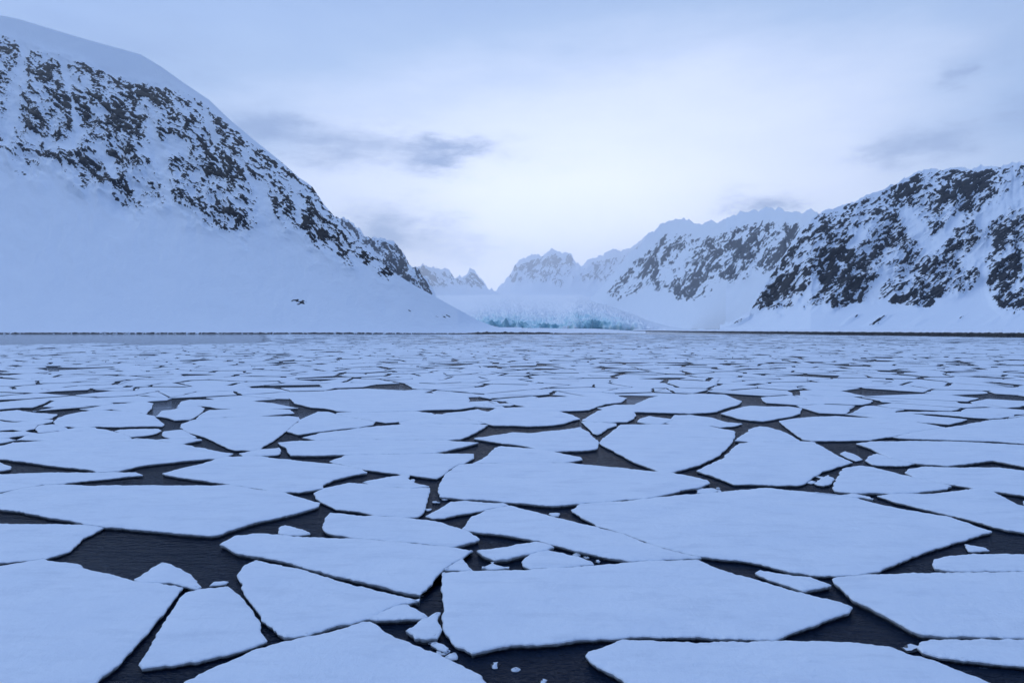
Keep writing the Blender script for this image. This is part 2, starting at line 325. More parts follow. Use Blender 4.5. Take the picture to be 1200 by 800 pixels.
def near_floe(name, label, cat, group, poly, fb, step, amp, seed, mound=0.0):
    c = np.mean(poly, 0); loc = (float(c[0]), float(c[1]), 0)
    O = outline([tuple(np.array(q)) for q in poly], step, amp, seed) - c
    n = len(O); N = normals(O)
    jit = .5 + .5 * perlin(O[:, 0] * 3 + seed, O[:, 1] * 3, 21)
    t = empty(name, loc); tag(t, label, cat, group)
    # slab: ice body, undercut at the waterline
    rings = []
    z1 = fb * .52
    for off, z in ((-.10, z1), (-.015, z1 + .002), (.0, fb * .45), (-.02 - .03 * jit, .02), (-.03, -.10), (-.18, -.30)):
        o = O + N * (np.asarray(off) * np.ones(n))[:, None]
        rings.append(np.column_stack([o, np.full(n, z)]))
    v = np.vstack(rings); f = []
    for k in range(len(rings) - 1): f += [tuple(reversed(q)) for q in ring_faces(k * n, (k + 1) * n, n)]
    f.append(tuple(range(n))); f.append(tuple(reversed(range((len(rings) - 1) * n, len(rings) * n))))
    ice = mesh_obj('ice_slab', v, f, [M_ICE], t, smooth=True)
    for q in ice.data.polygons[-2:]: q.use_smooth = False
    # snow cover: rounded lip, gently drifted top
    lipz = fb + .012 * (perlin(O[:, 0] * 2.1 + seed, O[:, 1] * 2.1, 31)) + .012 * perlin(O[:, 0] * 8, O[:, 1] * 8, 32)
    lo = np.column_stack([O + N * .004, z1 - .012 - .02 * jit])
    mid = np.column_stack([O + N * (.012 + .012 * jit)[:, None], lipz - .016 - .012 * jit])
    lip = np.column_stack([O - N * .006, lipz - .003])
    ins = np.column_stack([O - N * .05, lipz + .006])
    v = [lo, mid, lip, ins]; f = []
    for k in range(3): f += ring_faces(k * n, (k + 1) * n, n)
    I = ins[:, :2]
    bb0, bb1 = I.min(0), I.max(0); g = max(.28, math.sqrt(max((bb1 - bb0).prod(), .01)) / 34)
    gx, gy = np.meshgrid(np.arange(bb0[0], bb1[0], g), np.arange(bb0[1], bb1[1], g))
    G = np.column_stack([gx.ravel(), gy.ravel()]); rr = np.random.RandomState(int(seed) % 9999)
    G = G + rr.uniform(-.25, .25, G.shape) * g
    G = G[inside(G, I)]
    if len(G):
        dm = np.full(len(G), 1e9)
        for k in range(n): dm = np.minimum(dm, np.hypot(*(G - I[k]).T))
        G = G[dm > .6 * g * .8]
    pts = [Vector(p) for p in np.vstack([I, G])]
    edges = [(i, (i + 1) % n) for i in range(n)]
    try:
        vo, eo, fo, ov, oe, of = geometry.delaunay_2d_cdt(pts, edges, [], 1, 1e-6)
        V2 = np.array([(p.x, p.y) for p in vo]); z = np.zeros(len(V2))
        bz = {tuple(np.round(I[i], 4)): ins[i, 2] for i in range(n)}
        for i, src in enumerate(ov):
            b = [s for s in src if s < n]
            if b: z[i] = ins[b[0], 2]
            else:
                x, y = V2[i]
                dd = float(np.min(np.hypot(I[:, 0] - x, I[:, 1] - y)))
                e = min(dd / .8, 1)
                z[i] = fb + .006 + e * (.022 + .034 * float(fbm(x * .55 + seed, y * .55, 41, 3)) + .010 * float(perlin(x * 2.2 + y * .8 + seed, y * 1.3 - .3 * x, 44))) + mound * min(dd / .25, 1)
        base = 4 * n
        top = np.column_stack([V2, z]); f += [tuple(base + i for i in q) for q in fo]
        # stitch: the CDT keeps the outline vertices first, in order
        top[:n, :2] = I[:n]
        remap = {base + i: 3 * n + i for i in range(n)}
        ok = len(V2) >= n and np.allclose(V2[:n], I, atol=1e-3)
        if ok: f = [tuple(remap.get(i, i - n) if i >= base else i for i in q) for q in f]; v.append(top[n:])
        else: v.append(top)
    except Exception as e:
        f.append(tuple(range(3 * n, 4 * n)))
    so_ = mesh_obj('snow_cover', np.vstack(v), [q for q in f if len(set(q)) > 2], [M_SNOW], t)
    for q in so_.data.polygons[:3 * n]: q.use_smooth = False
    side_shade = np.zeros(len(so_.data.vertices)); side_shade[:n] = .95; side_shade[n:2 * n] = .08 + .30 * jit  # painted shade on the snow side, strongest along the lower rim
    attr(so_, 'side_shade', side_shade)
    return t
def inside(P, poly):
    x, y = P[:, 0], P[:, 1]; r = np.zeros(len(P), bool); n = len(poly)
    for i in range(n):
        x1, y1 = poly[i - 1]; x2, y2 = poly[i]
        c = (y1 > y) != (y2 > y)
        with np.errstate(divide='ignore', invalid='ignore'):
            r ^= c & (x < (x2 - x1) * (y - y1) / (y2 - y1 + 1e-12) + x1)
    return r
def parse(s): return [tuple(map(float, q.split(','))) for q in s.split()]

def dense(P, st=5.0):
    P = np.array(P, float); out = []
    for i in range(len(P)):
        a, b = P[i], P[(i + 1) % len(P)]; k = max(1, int(np.hypot(*(b - a)) / st))
        out += [a + (b - a) * j / k for j in range(k)]
    return np.array(out)
def close_cracks(polys, tol=2.2):
    segs = []
    for j, P in enumerate(polys):
        A = np.array(P); B = np.roll(A, -1, 0); segs.append((A, B))
    S = np.array([.55, 1.0]); res = []
    for i, P in enumerate(polys):
        D = dense(P); out = D.copy()
        lo, hi = D.min(0) - 8, D.max(0) + 8
        best = np.full(len(D), 1e9); tgt = D.copy()
        for j, (A, B) in enumerate(segs):
            if j == i or (A.max(0) < lo).any() or (A.min(0) > hi).any(): continue
            for a, b in zip(A, B):
                ab = (b - a) * S; L2 = max((ab**2).sum(), 1e-9)
                q = np.clip((((D - a) * S) @ ab) / L2, 0, 1); C = a + q[:, None] * (b - a)
                dd = np.hypot(*(((D - C) * S).T)); m = dd < best
                best[m] = dd[m]; tgt[m] = C[m]
        m = best < tol
        wgt = .5 * np.clip((tol - best) / (.35 * tol), 0, 1)[:, None]
        out = np.where(m[:, None], D + (tgt - D) * wgt, D); res.append(out)
    return res
FPX = close_cracks([parse(s) for _, s in FLOES])
traced_px = []; traced_w = []
for i, (lab, s) in enumerate(FLOES):
    fb = .10 + .045 * ((i * 37) % 11) / 11
    px = FPX[i]; traced_px.append(np.array(px))
    w = [ground(x, y, fb) for x, y in px]; traced_w.append(np.array(w))
    d = np.mean([q[1] for q in w])
    step = .10 if d < 22 else (.18 if d < 40 else .35)
    near_floe('ice_floe', lab, 'ice floe', 'snow covered floes in the broken pack ice', w, fb, step, .045 if d < 25 else .055, i * 13.7)
for i, (lab, s) in enumerate(CHIPS):
    fb = .07 if i not in (1, 2, 4) else .10
    if i >= 10: fb = .035
    w = [ground(x, y, fb) for x, y in parse(s)]
    near_floe('ice_chunk', lab, 'ice chunk', 'loose ice chips in the open water', w, fb, .06, .05, 300 + i * 7.1, .05 if i < 10 else .01)

CRUMBS = [("slushy gap right of the wedge floe", [(953, 566), (968, 568), (962, 558)], 8, .16), ("slush at the right tip of the big lens floe", [(818, 574), (838, 573), (828, 577)], 6, .16),
          ("crack under the big lens floe", [(650, 590), (625, 591), (670, 589)], 6, .12), ("narrow gap below the crumbly little floe", [(508, 750), (522, 762), (530, 768)], 6, .10),
          ("gap by the leaf shaped floe", [(512, 590), (522, 583), (506, 598)], 5, .12), ("dark channel under the wavy floe", [(690, 654), (672, 650), (706, 656)], 5, .09)]
for q, (where, ctr, k, rad) in enumerate(CRUMBS):
    for j in range(k):
        cx, cy = ctr[j % len(ctr)]; gx, gy = ground(cx + rnd.uniform(-6, 6), cy + rnd.uniform(-2, 2), .03)
        rr = rad * rnd.uniform(.6, 1.5); m = rnd.randint(5, 7); a0 = rnd.random() * 6
        w = [(gx + rr * rnd.uniform(.6, 1.2) * math.cos(a0 + 2 * math.pi * e / m), gy + rr * rnd.uniform(.6, 1.2) * math.sin(a0 + 2 * math.pi * e / m)) for e in range(m)]
        near_floe('ice_chunk', 'tiny ice crumb floating in the ' + where, 'ice chunk', 'ice crumbs in the ' + where, w, .035 + .03 * rnd.random(), .05, .02, 900 + q * 31 + j * 3.3, .02)
# ---- the rest of the pack: polygonal floes of mixed size over the whole bay
def cell_size(x, y):
    d = math.hypot(x, y)
    return 6.4 if d < 140 else 7.0
pts = []
YMAX = 690
def shore_right(y): return None
y = 6.0; row = 0
while y < YMAX:
    s = 5.0 if y < 75 else (4.5 if y < 160 else (5.2 if y < 350 else 6.4))
    half = .80 * y + 14
    x = -half
    while x < half:
        pts.append((x + rnd.uniform(-.62, .62) * s + (row % 2) * s / 2, y + rnd.uniform(-.62, .62) * s)); x += s * rnd.uniform(.8, 1.3)
    y += s * .95; row += 1
# scatter small ones between the big ones
for _ in range(len(pts) // 4):
    bx, by = rnd.choice(pts); pts.append((bx + rnd.uniform(-2.5, 2.5), by + rnd.uniform(-2.5, 2.5)))
PT = np.array(pts)
def clip(poly, mx, my, nx, ny):
    out = []; n = len(poly)
    for i in range(n):
        a, b = poly[i - 1], poly[i]
        da = (a[0] - mx) * nx + (a[1] - my) * ny; db = (b[0] - mx) * nx + (b[1] - my) * ny
        if (da <= 0) != (db <= 0):
            t = da / (da - db); out.append((a[0] + (b[0] - a[0]) * t, a[1] + (b[1] - a[1]) * t))
        if db <= 0: out.append(b)
    return out
bins = {}
BS = 8.0
for i, (x, y) in enumerate(pts): bins.setdefault((int(x // BS), int(y // BS)), []).append(i)
def cell(i):
    x, y = pts[i]; bx, by = int(x // BS), int(y // BS)
    nb = [j for a in (-2, -1, 0, 1, 2) for b in (-2, -1, 0, 1, 2) for j in bins.get((bx + a, by + b), ()) if j != i]
    nb.sort(key=lambda j: (pts[j][0] - x)**2 + (pts[j][1] - y)**2)
    P = [(x - 9, y - 9), (x + 9, y - 9), (x + 9, y + 9), (x - 9, y + 9)]
    for j in nb[:22]:
        dx, dy = pts[j][0] - x, pts[j][1] - y
        L = math.hypot(dx, dy)
        if L < 1e-6: continue
        P = clip(P, x + dx / 2, y + dy / 2, dx / L, dy / L)
        if len(P) < 3: return None
    return P
def px_mask(P, polys):
    r = np.zeros(len(P), bool)
    for q in polys: r |= inside(P, q)
    return r
COVER = (461, 400)     # rows above this one are filled by the generated pack
gen = []
TW = [(q, q.min(0), q.max(0)) for q in traced_w]
for i in range(len(pts)):
    P = cell(i)
    if not P: continue
    c = np.mean(P, 0)
    if c[1] < 4: continue
    u, v = pix(c[0], c[1])
    inframe = -20 < u < 1220
    if inframe and v > 505: continue
    P = np.array(P)
    side_cell = v > 474 and not inframe
    if side_cell:                       # beside the traced floes: cut to its own side, tucked a little lower than they are
        sg = -1 if c[0] < 0 else 1; kx = .775 + rnd.uniform(0, .02)
        L = math.hypot(1, kx); nx, ny = -sg / L, kx / L
        Pc = clip([tuple(p) for p in P], 0, 0, nx, ny)
        if len(Pc) < 3 or abs(area(Pc)) < 1: continue
        P = np.array(Pc); c = P.mean(0)
    # drop cells that lie on a traced floe; those that only touch one are pulled back
    S = np.vstack([P * .9 + c * .1, P * .5 + c * .5, c[None]])
    hit = np.zeros(len(S), bool)
    for q, lo, hi in TW:
        if P[:, 0].max() < lo[0] or P[:, 0].min() > hi[0] or P[:, 1].max() < lo[1] or P[:, 1].min() > hi[1]: continue
        if not side_cell: hit |= inside(S, q)
    if hit[-1] or hit.mean() > .42: continue
    if hit.any():
      if v > 474:
        good = S[~hit]; c2 = good.mean(0); P = np.array([p if not h else c2 + (p - c2) * .75 for p, h in zip(P, hit[:len(P)])]); c = P.mean(0)
    d = c[1]
    # open water along the left shore, and a looser greyer belt in mid bay
    belt = sstep(210, 330, d) * float(np.clip(.75 + .8 * perlin(c[0] / 60, d / 60, 77), 0, 1)) * (1 if c[0] < 260 else .6)
    if c[0] < -.36 * d and d > 250 - 60 * perlin(c[0] / 50, 3.3, 5): continue
    if c[0] > 120 and d > 1.0 * (4800 / ((388 + max(0, (u - 740)) / 460 * 6.5) + 1.5 - 385)): continue
    gr = rnd.random() < .45 * belt
    ar = abs(area([tuple(p) for p in P]))
    if ar < .8: continue
    if rnd.random() < (.03 if ar > 14 else .17) + .14 * belt and not hit.any(): continue
    ang = R(rnd.gauss(0, 1.6)); ca, sa = math.cos(ang), math.sin(ang)
    D = (P - c) @ np.array([[ca, sa], [-sa, ca]])
    fz = float(sstep(55, 110, d))
    k = 1 - rnd.uniform(.06, .22 + .30 * fz) / math.sqrt(ar)
    if rnd.random() < .18: k -= rnd.uniform(.04, .12 + .08 * fz)
    sh = np.array([rnd.gauss(0, .13 + .2 * fz), rnd.gauss(0, .13 + .3 * fz)]) + .15 * np.array([perlin(c[0] / 25, d / 25, 8), perlin(c[0] / 25, d / 25, 9)])
    Q = D * k + c + sh
    gen.append(dict(P=Q, c=Q.mean(0), ar=ar, u=u, v=v, fb=.10 + .05 * rnd.random(), grey=gr, low=bool(side_cell or (hit.any() and v <= 474)), inframe=inframe and 394 < v))
def far_mesh(g, detail):
    P = [tuple(p) for p in g['P']]
    O = outline(P, detail, .22 if detail < 2 else 0, g['c'][0] * 1.7) if detail < 5 else np.array(P if area(P) > 0 else P[::-1])
    n = len(O); N = normals(O); fb = (.06 + .25 * (g['fb'] - .1)) if g['low'] else g['fb'] * (.35 if g['grey'] else 1)
    rings = [np.column_stack([O - N * .06, np.full(n, fb + .008)]), np.column_stack([O, np.full(n, fb - .02)]), np.column_stack([O - N * .02, np.full(n, fb - .05)]), np.column_stack([O - N * .03, np.full(n, -.12)])]
    v = np.vstack(rings); f = [tuple(range(n))]; mi = [0 if not g['grey'] else 2]
    for k in range(3):
        f += [tuple(reversed(q)) for q in ring_faces(k * n, (k + 1) * n, n)]; mi += [(0 if k < 2 else 1) if not g['grey'] else 2] * n
    return v, f, mi
for g in gen: g['big'] = g['ar'] / g['c'][1]**3 if g['inframe'] else 0
n_ind = 292 - len(FLOES)
cand = sorted([g for g in gen if g['inframe'] and not g['grey'] and 0 < g['u'] < 1200 and g['v'] > 420], key=lambda g: -g['big'])[:n_ind]
ind = {id(g) for g in cand}
ORD = ['first', 'second', 'third', 'fourth', 'fifth', 'sixth', 'seventh', 'eighth', 'ninth', 'tenth', 'eleventh', 'twelfth', 'thirteenth', 'fourteenth', 'fifteenth', 'sixteenth', 'seventeenth', 'eighteenth', 'nineteenth', 'twentieth']
cand.sort(key=lambda g: -g['v'])
ROW = 12
for r in range(0, len(cand), ROW):
    rowset = sorted(cand[r:r + ROW], key=lambda g: g['u'])
    for k, g in enumerate(rowset):
        w = g['P'][:, 0].max() - g['P'][:, 0].min(); dd = g['P'][:, 1].max() - g['P'][:, 1].min()
        shape = 'wide thin' if w > 1.5 * dd else ('narrow' if w < .75 * dd else 'flat')
        size = 'small' if g['ar'] < 14 else ('large' if g['ar'] > 34 else 'middling')
        g['label'] = f"{size} {shape} snowy floe, {ORD[k]} from the left in the {ORD[r // ROW]} row of distant floes"
for g in cand:
    v, f, mi = far_mesh(g, .9)
    c = np.array([g['c'][0], g['c'][1], 0])
    o = mesh_obj('ice_floe', v - c, f, [M_SNOW, M_ICE, M_GREY], None, False, mi, tuple(c))
    tag(o, g['label'], 'ice floe', 'snow covered floes in the broken pack ice')
V, Fc, Mi = [], [], []; nv = 0
for g in gen:
    if id(g) in ind: continue
    v, f, mi = far_mesh(g, 1.2 if g['c'][1] < 110 else 9)
    V.append(v); Fc += [tuple(i + nv for i in q) for q in f]; Mi += mi; nv += len(v)
o = mesh_obj('pack_ice', np.vstack(V), Fc, [M_SNOW, M_ICE, M_GREY], None, False, Mi)
tag(o, 'far belt of small broken floes and thin grey ice reaching to the shore', 'pack ice', None, 'stuff')

# ------------------------------------------------------------------ water
W = 60000
o = mesh_obj('water', [(-W, -W, 0), (W, -W, 0), (W, W, 0), (-W, W, 0)], [(0, 1, 2, 3)], [M_WATER], None, False)
tag(o, 'dark calm sea water showing in the cracks between the floes', 'water', None, 'structure')

# ------------------------------------------------------------------ mountains
def interp(pts, x): return np.interp(x, [p[0] for p in pts], [p[1] for p in pts])
def ridge_mesh(label, crest, u0, u1, du, rows, d_foot, z_foot, slope, prof, zone, dip, seed, mat, amp=12., jag=0., rs=1., fill=0., dmin=30, cat='mountain', back=14, blob=()):
    """a mountain side: foot line at d_foot, crest line at the height the ridge has, slope between, and a back slope"""
    u = np.arange(u0, u1 + .1, du); nc = len(u)
    k = (HY - interp(crest, u)) / F + jag * (fbm(u / 26, u * 0 + seed, seed, 5, .72)) / F
    df = interp(d_foot, u) if isinstance(d_foot, list) else np.full(nc, float(d_foot))
    zf = np.full(nc, float(z_foot))
    k = np.maximum(k, 0.002)
    D = np.maximum(slope * df / np.maximum(slope - k, .05), df + dmin)
    Hc = np.maximum(k * D + H, z_foot + .5)
    t = np.linspace(0, 1, rows)[:, None]
    d = df + (D - df) * t; z = zf + (Hc - zf) * prof(t)
    x = (u - 600) / F * d
    pv = HY - F * (z - H) / d                                # row this point has in the view from the ship
    pu = np.broadcast_to(u, pv.shape)
    c, s = math.cos(R(dip)), math.sin(R(dip))
    a = (pu * c + pv * s) / rs; b = (-pu * s + pv * c) / rs
    wx = 3 * fbm(pu / 30, pv / 30, seed + 50, 3); a = a + wx; b = b + 2 * fbm(pu / 22 + 9, pv / 22, seed + 60, 3)
    big = fbm(a / 60, b / 26, seed, 3); med = fbm(a / 15, b / 6.5, seed + 5, 3, .6); fine = fbm(a / 5.5, b / 2.6, seed + 9, 3, .65)
    zn = zone(pu, pv, t)
    zr = zn
    for (bu, bv, ru, rv, w) in blob:
        zn = np.maximum(zn, w * np.clip(1.6 - 1.6 * (((pu - bu) / ru)**2 + ((pv - bv) / rv)**2), 0, 1))
    rock = zn * (.44 + fill) + .42 * med * (.3 + .7 * zn) + .34 * big * zn + .40 * fine * (.2 + .8 * zn) - (1 - zn) * .42
    rock = rock - .13 * zn * np.clip(ridged(b / 13, a / 90, seed + 33, 2), 0, 1)
    rock = np.clip(rock + .075 * zn, 0, 1)
    # relief: ribs and gullies down the slope, crags where the rock is bare
    env = np.sin(np.pi * np.clip(t, 0, 1))**.6
    sc_ = D / 1800
    rib = ridged(a / 60, b / 42, seed + 70, 3) * amp + med * amp * .45 * zr + fine * amp * .22 * zr + fbm(pu / 90, pv / 60, seed + 80, 3) * amp * .7
    rib = rib * env * sc_ * (.14 + .86 * zr) + env * sc_ * (1 - zr) * (.5 + .6 * fbm(pu / 70, pv / 50, seed + 89, 2)) * fbm((pu + .25 * pv + 5 * fbm(pu / 40, pv / 30, seed + 90, 2)) / 11, pv / 90, seed + 88, 3, .5)
    y = d - .75 * rib; z = z + .45 * rib * (1 - .85 * t**3)
    z = np.maximum(z, z_foot - 1)
    # back slope
    tb = np.linspace(0, 1, back + 1)[1:, None]
    yb = D + (D - df + 200) * tb; zb = np.maximum(Hc * (1 - tb * 1.05), -5) + 0 * yb; xb = (u - 600) / F * yb
    X = np.vstack([x, xb + 0 * yb]); Y = np.vstack([y, yb]); Z = np.vstack([z, zb])
    RK = np.vstack([rock, np.zeros_like(yb)])
    # skirt below the water at the foot
    X = np.vstack([x[:1], X]); Y = np.vstack([y[:1], Y]); Z = np.vstack([np.full((1, nc), -1.0), Z]); RK = np.vstack([RK[:1], RK])
    V = np.column_stack([X.ravel(), Y.ravel(), Z.ravel()])
    o = mesh_obj('mountain', V, grid_faces(X.shape[0], nc), [mat])
    attr(o, 'rock', RK); tag(o, label, cat, None, 'structure')
    return o
prof1 = lambda t: .55 * t + .45 * t**1.7
prof_dome = lambda t: np.where(t < .8, .5 * t + .55 * t**1.7, 0) * (t < .8) + (t >= .8) * (.5 * t + .55 * t**1.7) if False else (.5 * t + .5 * t**1.8)

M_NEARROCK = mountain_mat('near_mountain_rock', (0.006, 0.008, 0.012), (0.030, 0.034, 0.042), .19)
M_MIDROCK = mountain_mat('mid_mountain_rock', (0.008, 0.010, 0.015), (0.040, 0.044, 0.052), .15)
M_FARROCK = mountain_mat('far_rock_haze_tint', (0.05, 0.058, 0.07), (0.13, 0.14, 0.155), .02)  # rock made paler, distance haze put into its colour

M_PEAKROCK = mountain_mat('peak_rock_haze_tint', (0.035, 0.042, 0.055), (0.10, 0.115, 0.135), .10)  # lightened rock, its colour imitates mist over the second peak and ridge
# left mountain
crestL = [(-330, 2), (-150, 4), (0, 18), (20, 22), (60, 34), (100, 46), (140, 57), (165, 64), (190, 79), (215, 97), (245, 117), (270, 141), (300, 166), (330, 190), (350, 208), (358, 213), (366, 219), (380, 240), (400, 263), (420, 282), (440, 300), (460, 318), (480, 331), (500, 342), (520, 353), (540, 364), (560, 375), (575, 381), (592, 385), (620, 388)]
topL = [(-330, 40), (0, 40), (40, 52), (60, 58), (90, 66), (110, 76), (150, 92), (200, 98), (240, 118), (262, 138), (300, 166), (320, 181), (620, 375)]
botL = [(-330, 190), (0, 196), (50, 212), (100, 232), (130, 240), (160, 255), (200, 262), (240, 272), (290, 286), (310, 272), (340, 290), (370, 300), (400, 314), (430, 322), (460, 328), (480, 333), (500, 341), (620, 380)]
def zoneL(pu, pv, t):
    a = sstep(-8, 10, pv - interp(topL, pu)); wob = 14 * fbm(pu / 40, pv / 60, 91, 2)
    b = 1 - sstep(-26, 14, pv - interp(botL, pu) - wob)
    z = a * b
    # snow couloirs and hollows
    for x0, y0, x1, y1, w in ((178, 150, 208, 262, 7), (75, 72, 95, 165, 4), (30, 60, 10, 170, 7), (170, 180, 215, 176, 8), (305, 215, 318, 300, 8), (30, 165, 90, 175, 7), (345, 215, 352, 262, 4), (118, 175, 135, 210, 5), (240, 130, 262, 190, 4), (285, 195, 330, 270, 3)):
        L2 = (x1 - x0)**2 + (y1 - y0)**2; q = np.clip(((pu - x0) * (x1 - x0) + (pv - y0) * (y1 - y0)) / L2, 0, 1)
        dd = np.hypot(pu - x0 - q * (x1 - x0), pv - y0 - q * (y1 - y0)); z = z * (1 - .5 * np.exp(-(dd / w)**2))
    return z
ridge_mesh('steep snowy mountain on the left with scattered dark crags and a smooth white crown', crestL, -330, 612, 1.25, 330, 800, 1.2, .80, prof1, zoneL, 38, 11, M_NEARROCK, amp=13, jag=0, fill=.045,
           blob=[(125, 135, 40, 34, 1.15), (60, 125, 34, 36, 1.05), (265, 180, 30, 20, 1.0), (370, 240, 14, 26, 1.3), (150, 225, 24, 22, 1.05), (350, 354, 14, 5, 1.0), (395, 255, 16, 20, 1.1), (430, 300, 18, 14, 1.1), (455, 318, 12, 9, 1.15), (486, 364, 10, 2.5, .95), (520, 371, 14, 3, .95), (455, 345, 12, 2.5, .8), (25, 205, 12, 4, .9)])
# second peak behind it
crest2 = [(330, 235), (380, 245), (410, 260), (425, 272), (432, 274), (440, 277), (448, 281), (456, 283), (463, 285), (470, 293), (478, 303), (484, 311), (491, 314), (497, 323), (504, 337), (510, 349), (516, 362), (530, 380)]
ridge_mesh('sharp grey peak half hidden behind the left mountain, faded by haze', crest2, 335, 528, 1.0, 130, 3600, 3, 1.0, prof1,
           lambda pu, pv, t: sstep(-3, 3, pv - interp(crest2, pu)) * (.93 + .14 * sstep(452, 466, pu)), 52, 23, M_PEAKROCK, amp=13, jag=5, fill=.12, rs=.9)
# far peaks, left of the valley head
crest3 = [(470, 330), (488, 312), (496, 308), (505, 315), (515, 317), (522, 313), (528, 316), (536, 321), (545, 323), (552, 315), (558, 319), (566, 328), (572, 338), (590, 350), (610, 362)]
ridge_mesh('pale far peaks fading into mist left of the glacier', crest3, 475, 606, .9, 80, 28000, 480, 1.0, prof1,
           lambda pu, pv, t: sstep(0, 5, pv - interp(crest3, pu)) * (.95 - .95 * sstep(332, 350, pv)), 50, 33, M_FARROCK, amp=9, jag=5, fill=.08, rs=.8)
# peaks at the valley head
crest4 = [(575, 345), (588, 334), (597, 322), (606, 309), (613, 303), (622, 300), (632, 297), (642, 293), (650, 291), (657, 297), (663, 300), (668, 298), (674, 305), (682, 309), (690, 304), (697, 301), (706, 299), (716, 297), (726, 294), (740, 286), (752, 280), (766, 275), (790, 270), (830, 270)]
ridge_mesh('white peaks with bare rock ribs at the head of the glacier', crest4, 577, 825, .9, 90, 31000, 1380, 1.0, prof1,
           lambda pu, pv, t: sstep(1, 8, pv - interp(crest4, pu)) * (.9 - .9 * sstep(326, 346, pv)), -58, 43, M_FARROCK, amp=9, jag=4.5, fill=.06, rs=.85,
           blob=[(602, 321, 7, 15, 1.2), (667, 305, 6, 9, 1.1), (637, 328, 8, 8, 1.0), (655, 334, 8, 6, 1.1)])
# misty ridge on the right of the glacier
crest5 = [(690, 350), (705, 336), (716, 322), (728, 309), (742, 293), (756, 281), (768, 268), (776, 262), (790, 257), (800, 256), (815, 262), (835, 260), (850, 254), (862, 250), (880, 248), (900, 244), (915, 244), (930, 247), (960, 250), (1000, 245), (1060, 240), (1150, 230)]
bot5 = [(690, 345), (715, 356), (735, 355), (760, 345), (785, 352), (815, 357), (830, 354), (845, 340), (868, 335), (900, 325), (950, 330), (1150, 330)]
def zone5(pu, pv, t):
    return sstep(4, 22, pv - interp(crest5, pu)) * (1 - sstep(-10, 6, pv - interp(bot5, pu))) * (.80 + .34 * sstep(.0, 1, ridged(pu / 34 + pv / 60, pv / 200, 61, 1)))  # bare rock thinned towards the crest to imitate mist on the tops
ridge_mesh('misty rock and snow ridge right of the glacier, top paled to imitate mist', crest5, 692, 1148, 1.1, 170, [(692, 9500), (760, 7000), (850, 4600), (960, 3400), (1150, 2600)], 4, .95, prof1, zone5, -52, 53, M_PEAKROCK, amp=14, jag=4, fill=.17, rs=.9,
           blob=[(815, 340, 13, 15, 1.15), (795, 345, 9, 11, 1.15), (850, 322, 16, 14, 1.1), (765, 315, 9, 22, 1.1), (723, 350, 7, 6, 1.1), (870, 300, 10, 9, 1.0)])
# right mountain
crest6 = [(842, 384), (862, 374), (876, 362), (888, 346), (900, 326), (915, 302), (930, 280), (945, 262), (958, 250), (972, 245), (990, 240), (1005, 235), (1012, 231), (1022, 227), (1035, 222), (1048, 215), (1055, 212), (1068, 205), (1078, 200), (1090, 199), (1105, 197), (1122, 196), (1140, 197), (1150, 197), (1160, 196), (1170, 194), (1185, 191), (1200, 191), (1260, 180), (1340, 186), (1500, 160)]
bot6 = [(842, 372), (880, 368), (900, 372), (940, 360), (955, 364), (985, 366), (1000, 362), (1040, 354), (1075, 362), (1110, 352), (1140, 344), (1150, 330), (1160, 355), (1172, 368), (1200, 372), (1500, 372)]
def zone6(pu, pv, t):
    a = sstep(-2, 5, pv - interp(crest6, pu) - 3 * perlin(pu / 17, pu * 0, 99)); b = 1 - sstep(-8, 7, pv - interp(bot6, pu) - 6 * fbm(pu / 25, pv / 25, 95, 2))
    z = a * b
    for x0, y0, x1, y1, w in ((1008, 275, 985, 305, 5), (1145, 300, 1150, 350, 7), (1035, 325, 1005, 372, 7), (1085, 290, 1060, 250, 9), (1150, 260, 1190, 230, 12), (955, 335, 925, 372, 5), (1120, 262, 1095, 290, 10), (1165, 285, 1130, 310, 7)):
        L2 = (x1 - x0)**2 + (y1 - y0)**2; q = np.clip(((pu - x0) * (x1 - x0) + (pv - y0) * (y1 - y0)) / L2, 0, 1)
        dd = np.hypot(pu - x0 - q * (x1 - x0), pv - y0 - q * (y1 - y0)); z = z * (1 - .6 * np.exp(-(dd / w)**2))
    # thin debris streaks on the apron
    st = .82 * sstep(366, 372, pv) * (1 - sstep(381, 385, pv)) * sstep(.1, .8, perlin((pu + pv * 1.4) / 18, pv / 60, 97))
    return np.maximum(z, st)
ridge_mesh('craggy snow streaked mountain wall on the right, darkest rocks low down', crest6, 843, 1500, 1.2, 300, [(843, 1950), (950, 1600), (1200, 1350), (1500, 1200)], 2.5, .72, prof1, zone6, -38, 63, M_MIDROCK, amp=16, jag=3.2, fill=.13,
           blob=[(990, 300, 14, 10, 1.15), (900, 350, 12, 16, 1.15), (1115, 290, 12, 12, 1.1), (1180, 290, 26, 22, 1.15), (1060, 350, 30, 12, 1.15), (1180, 352, 24, 16, 1.2), (1030, 245, 6, 14, 1.1), (1080, 355, 22, 8, 1.15)])

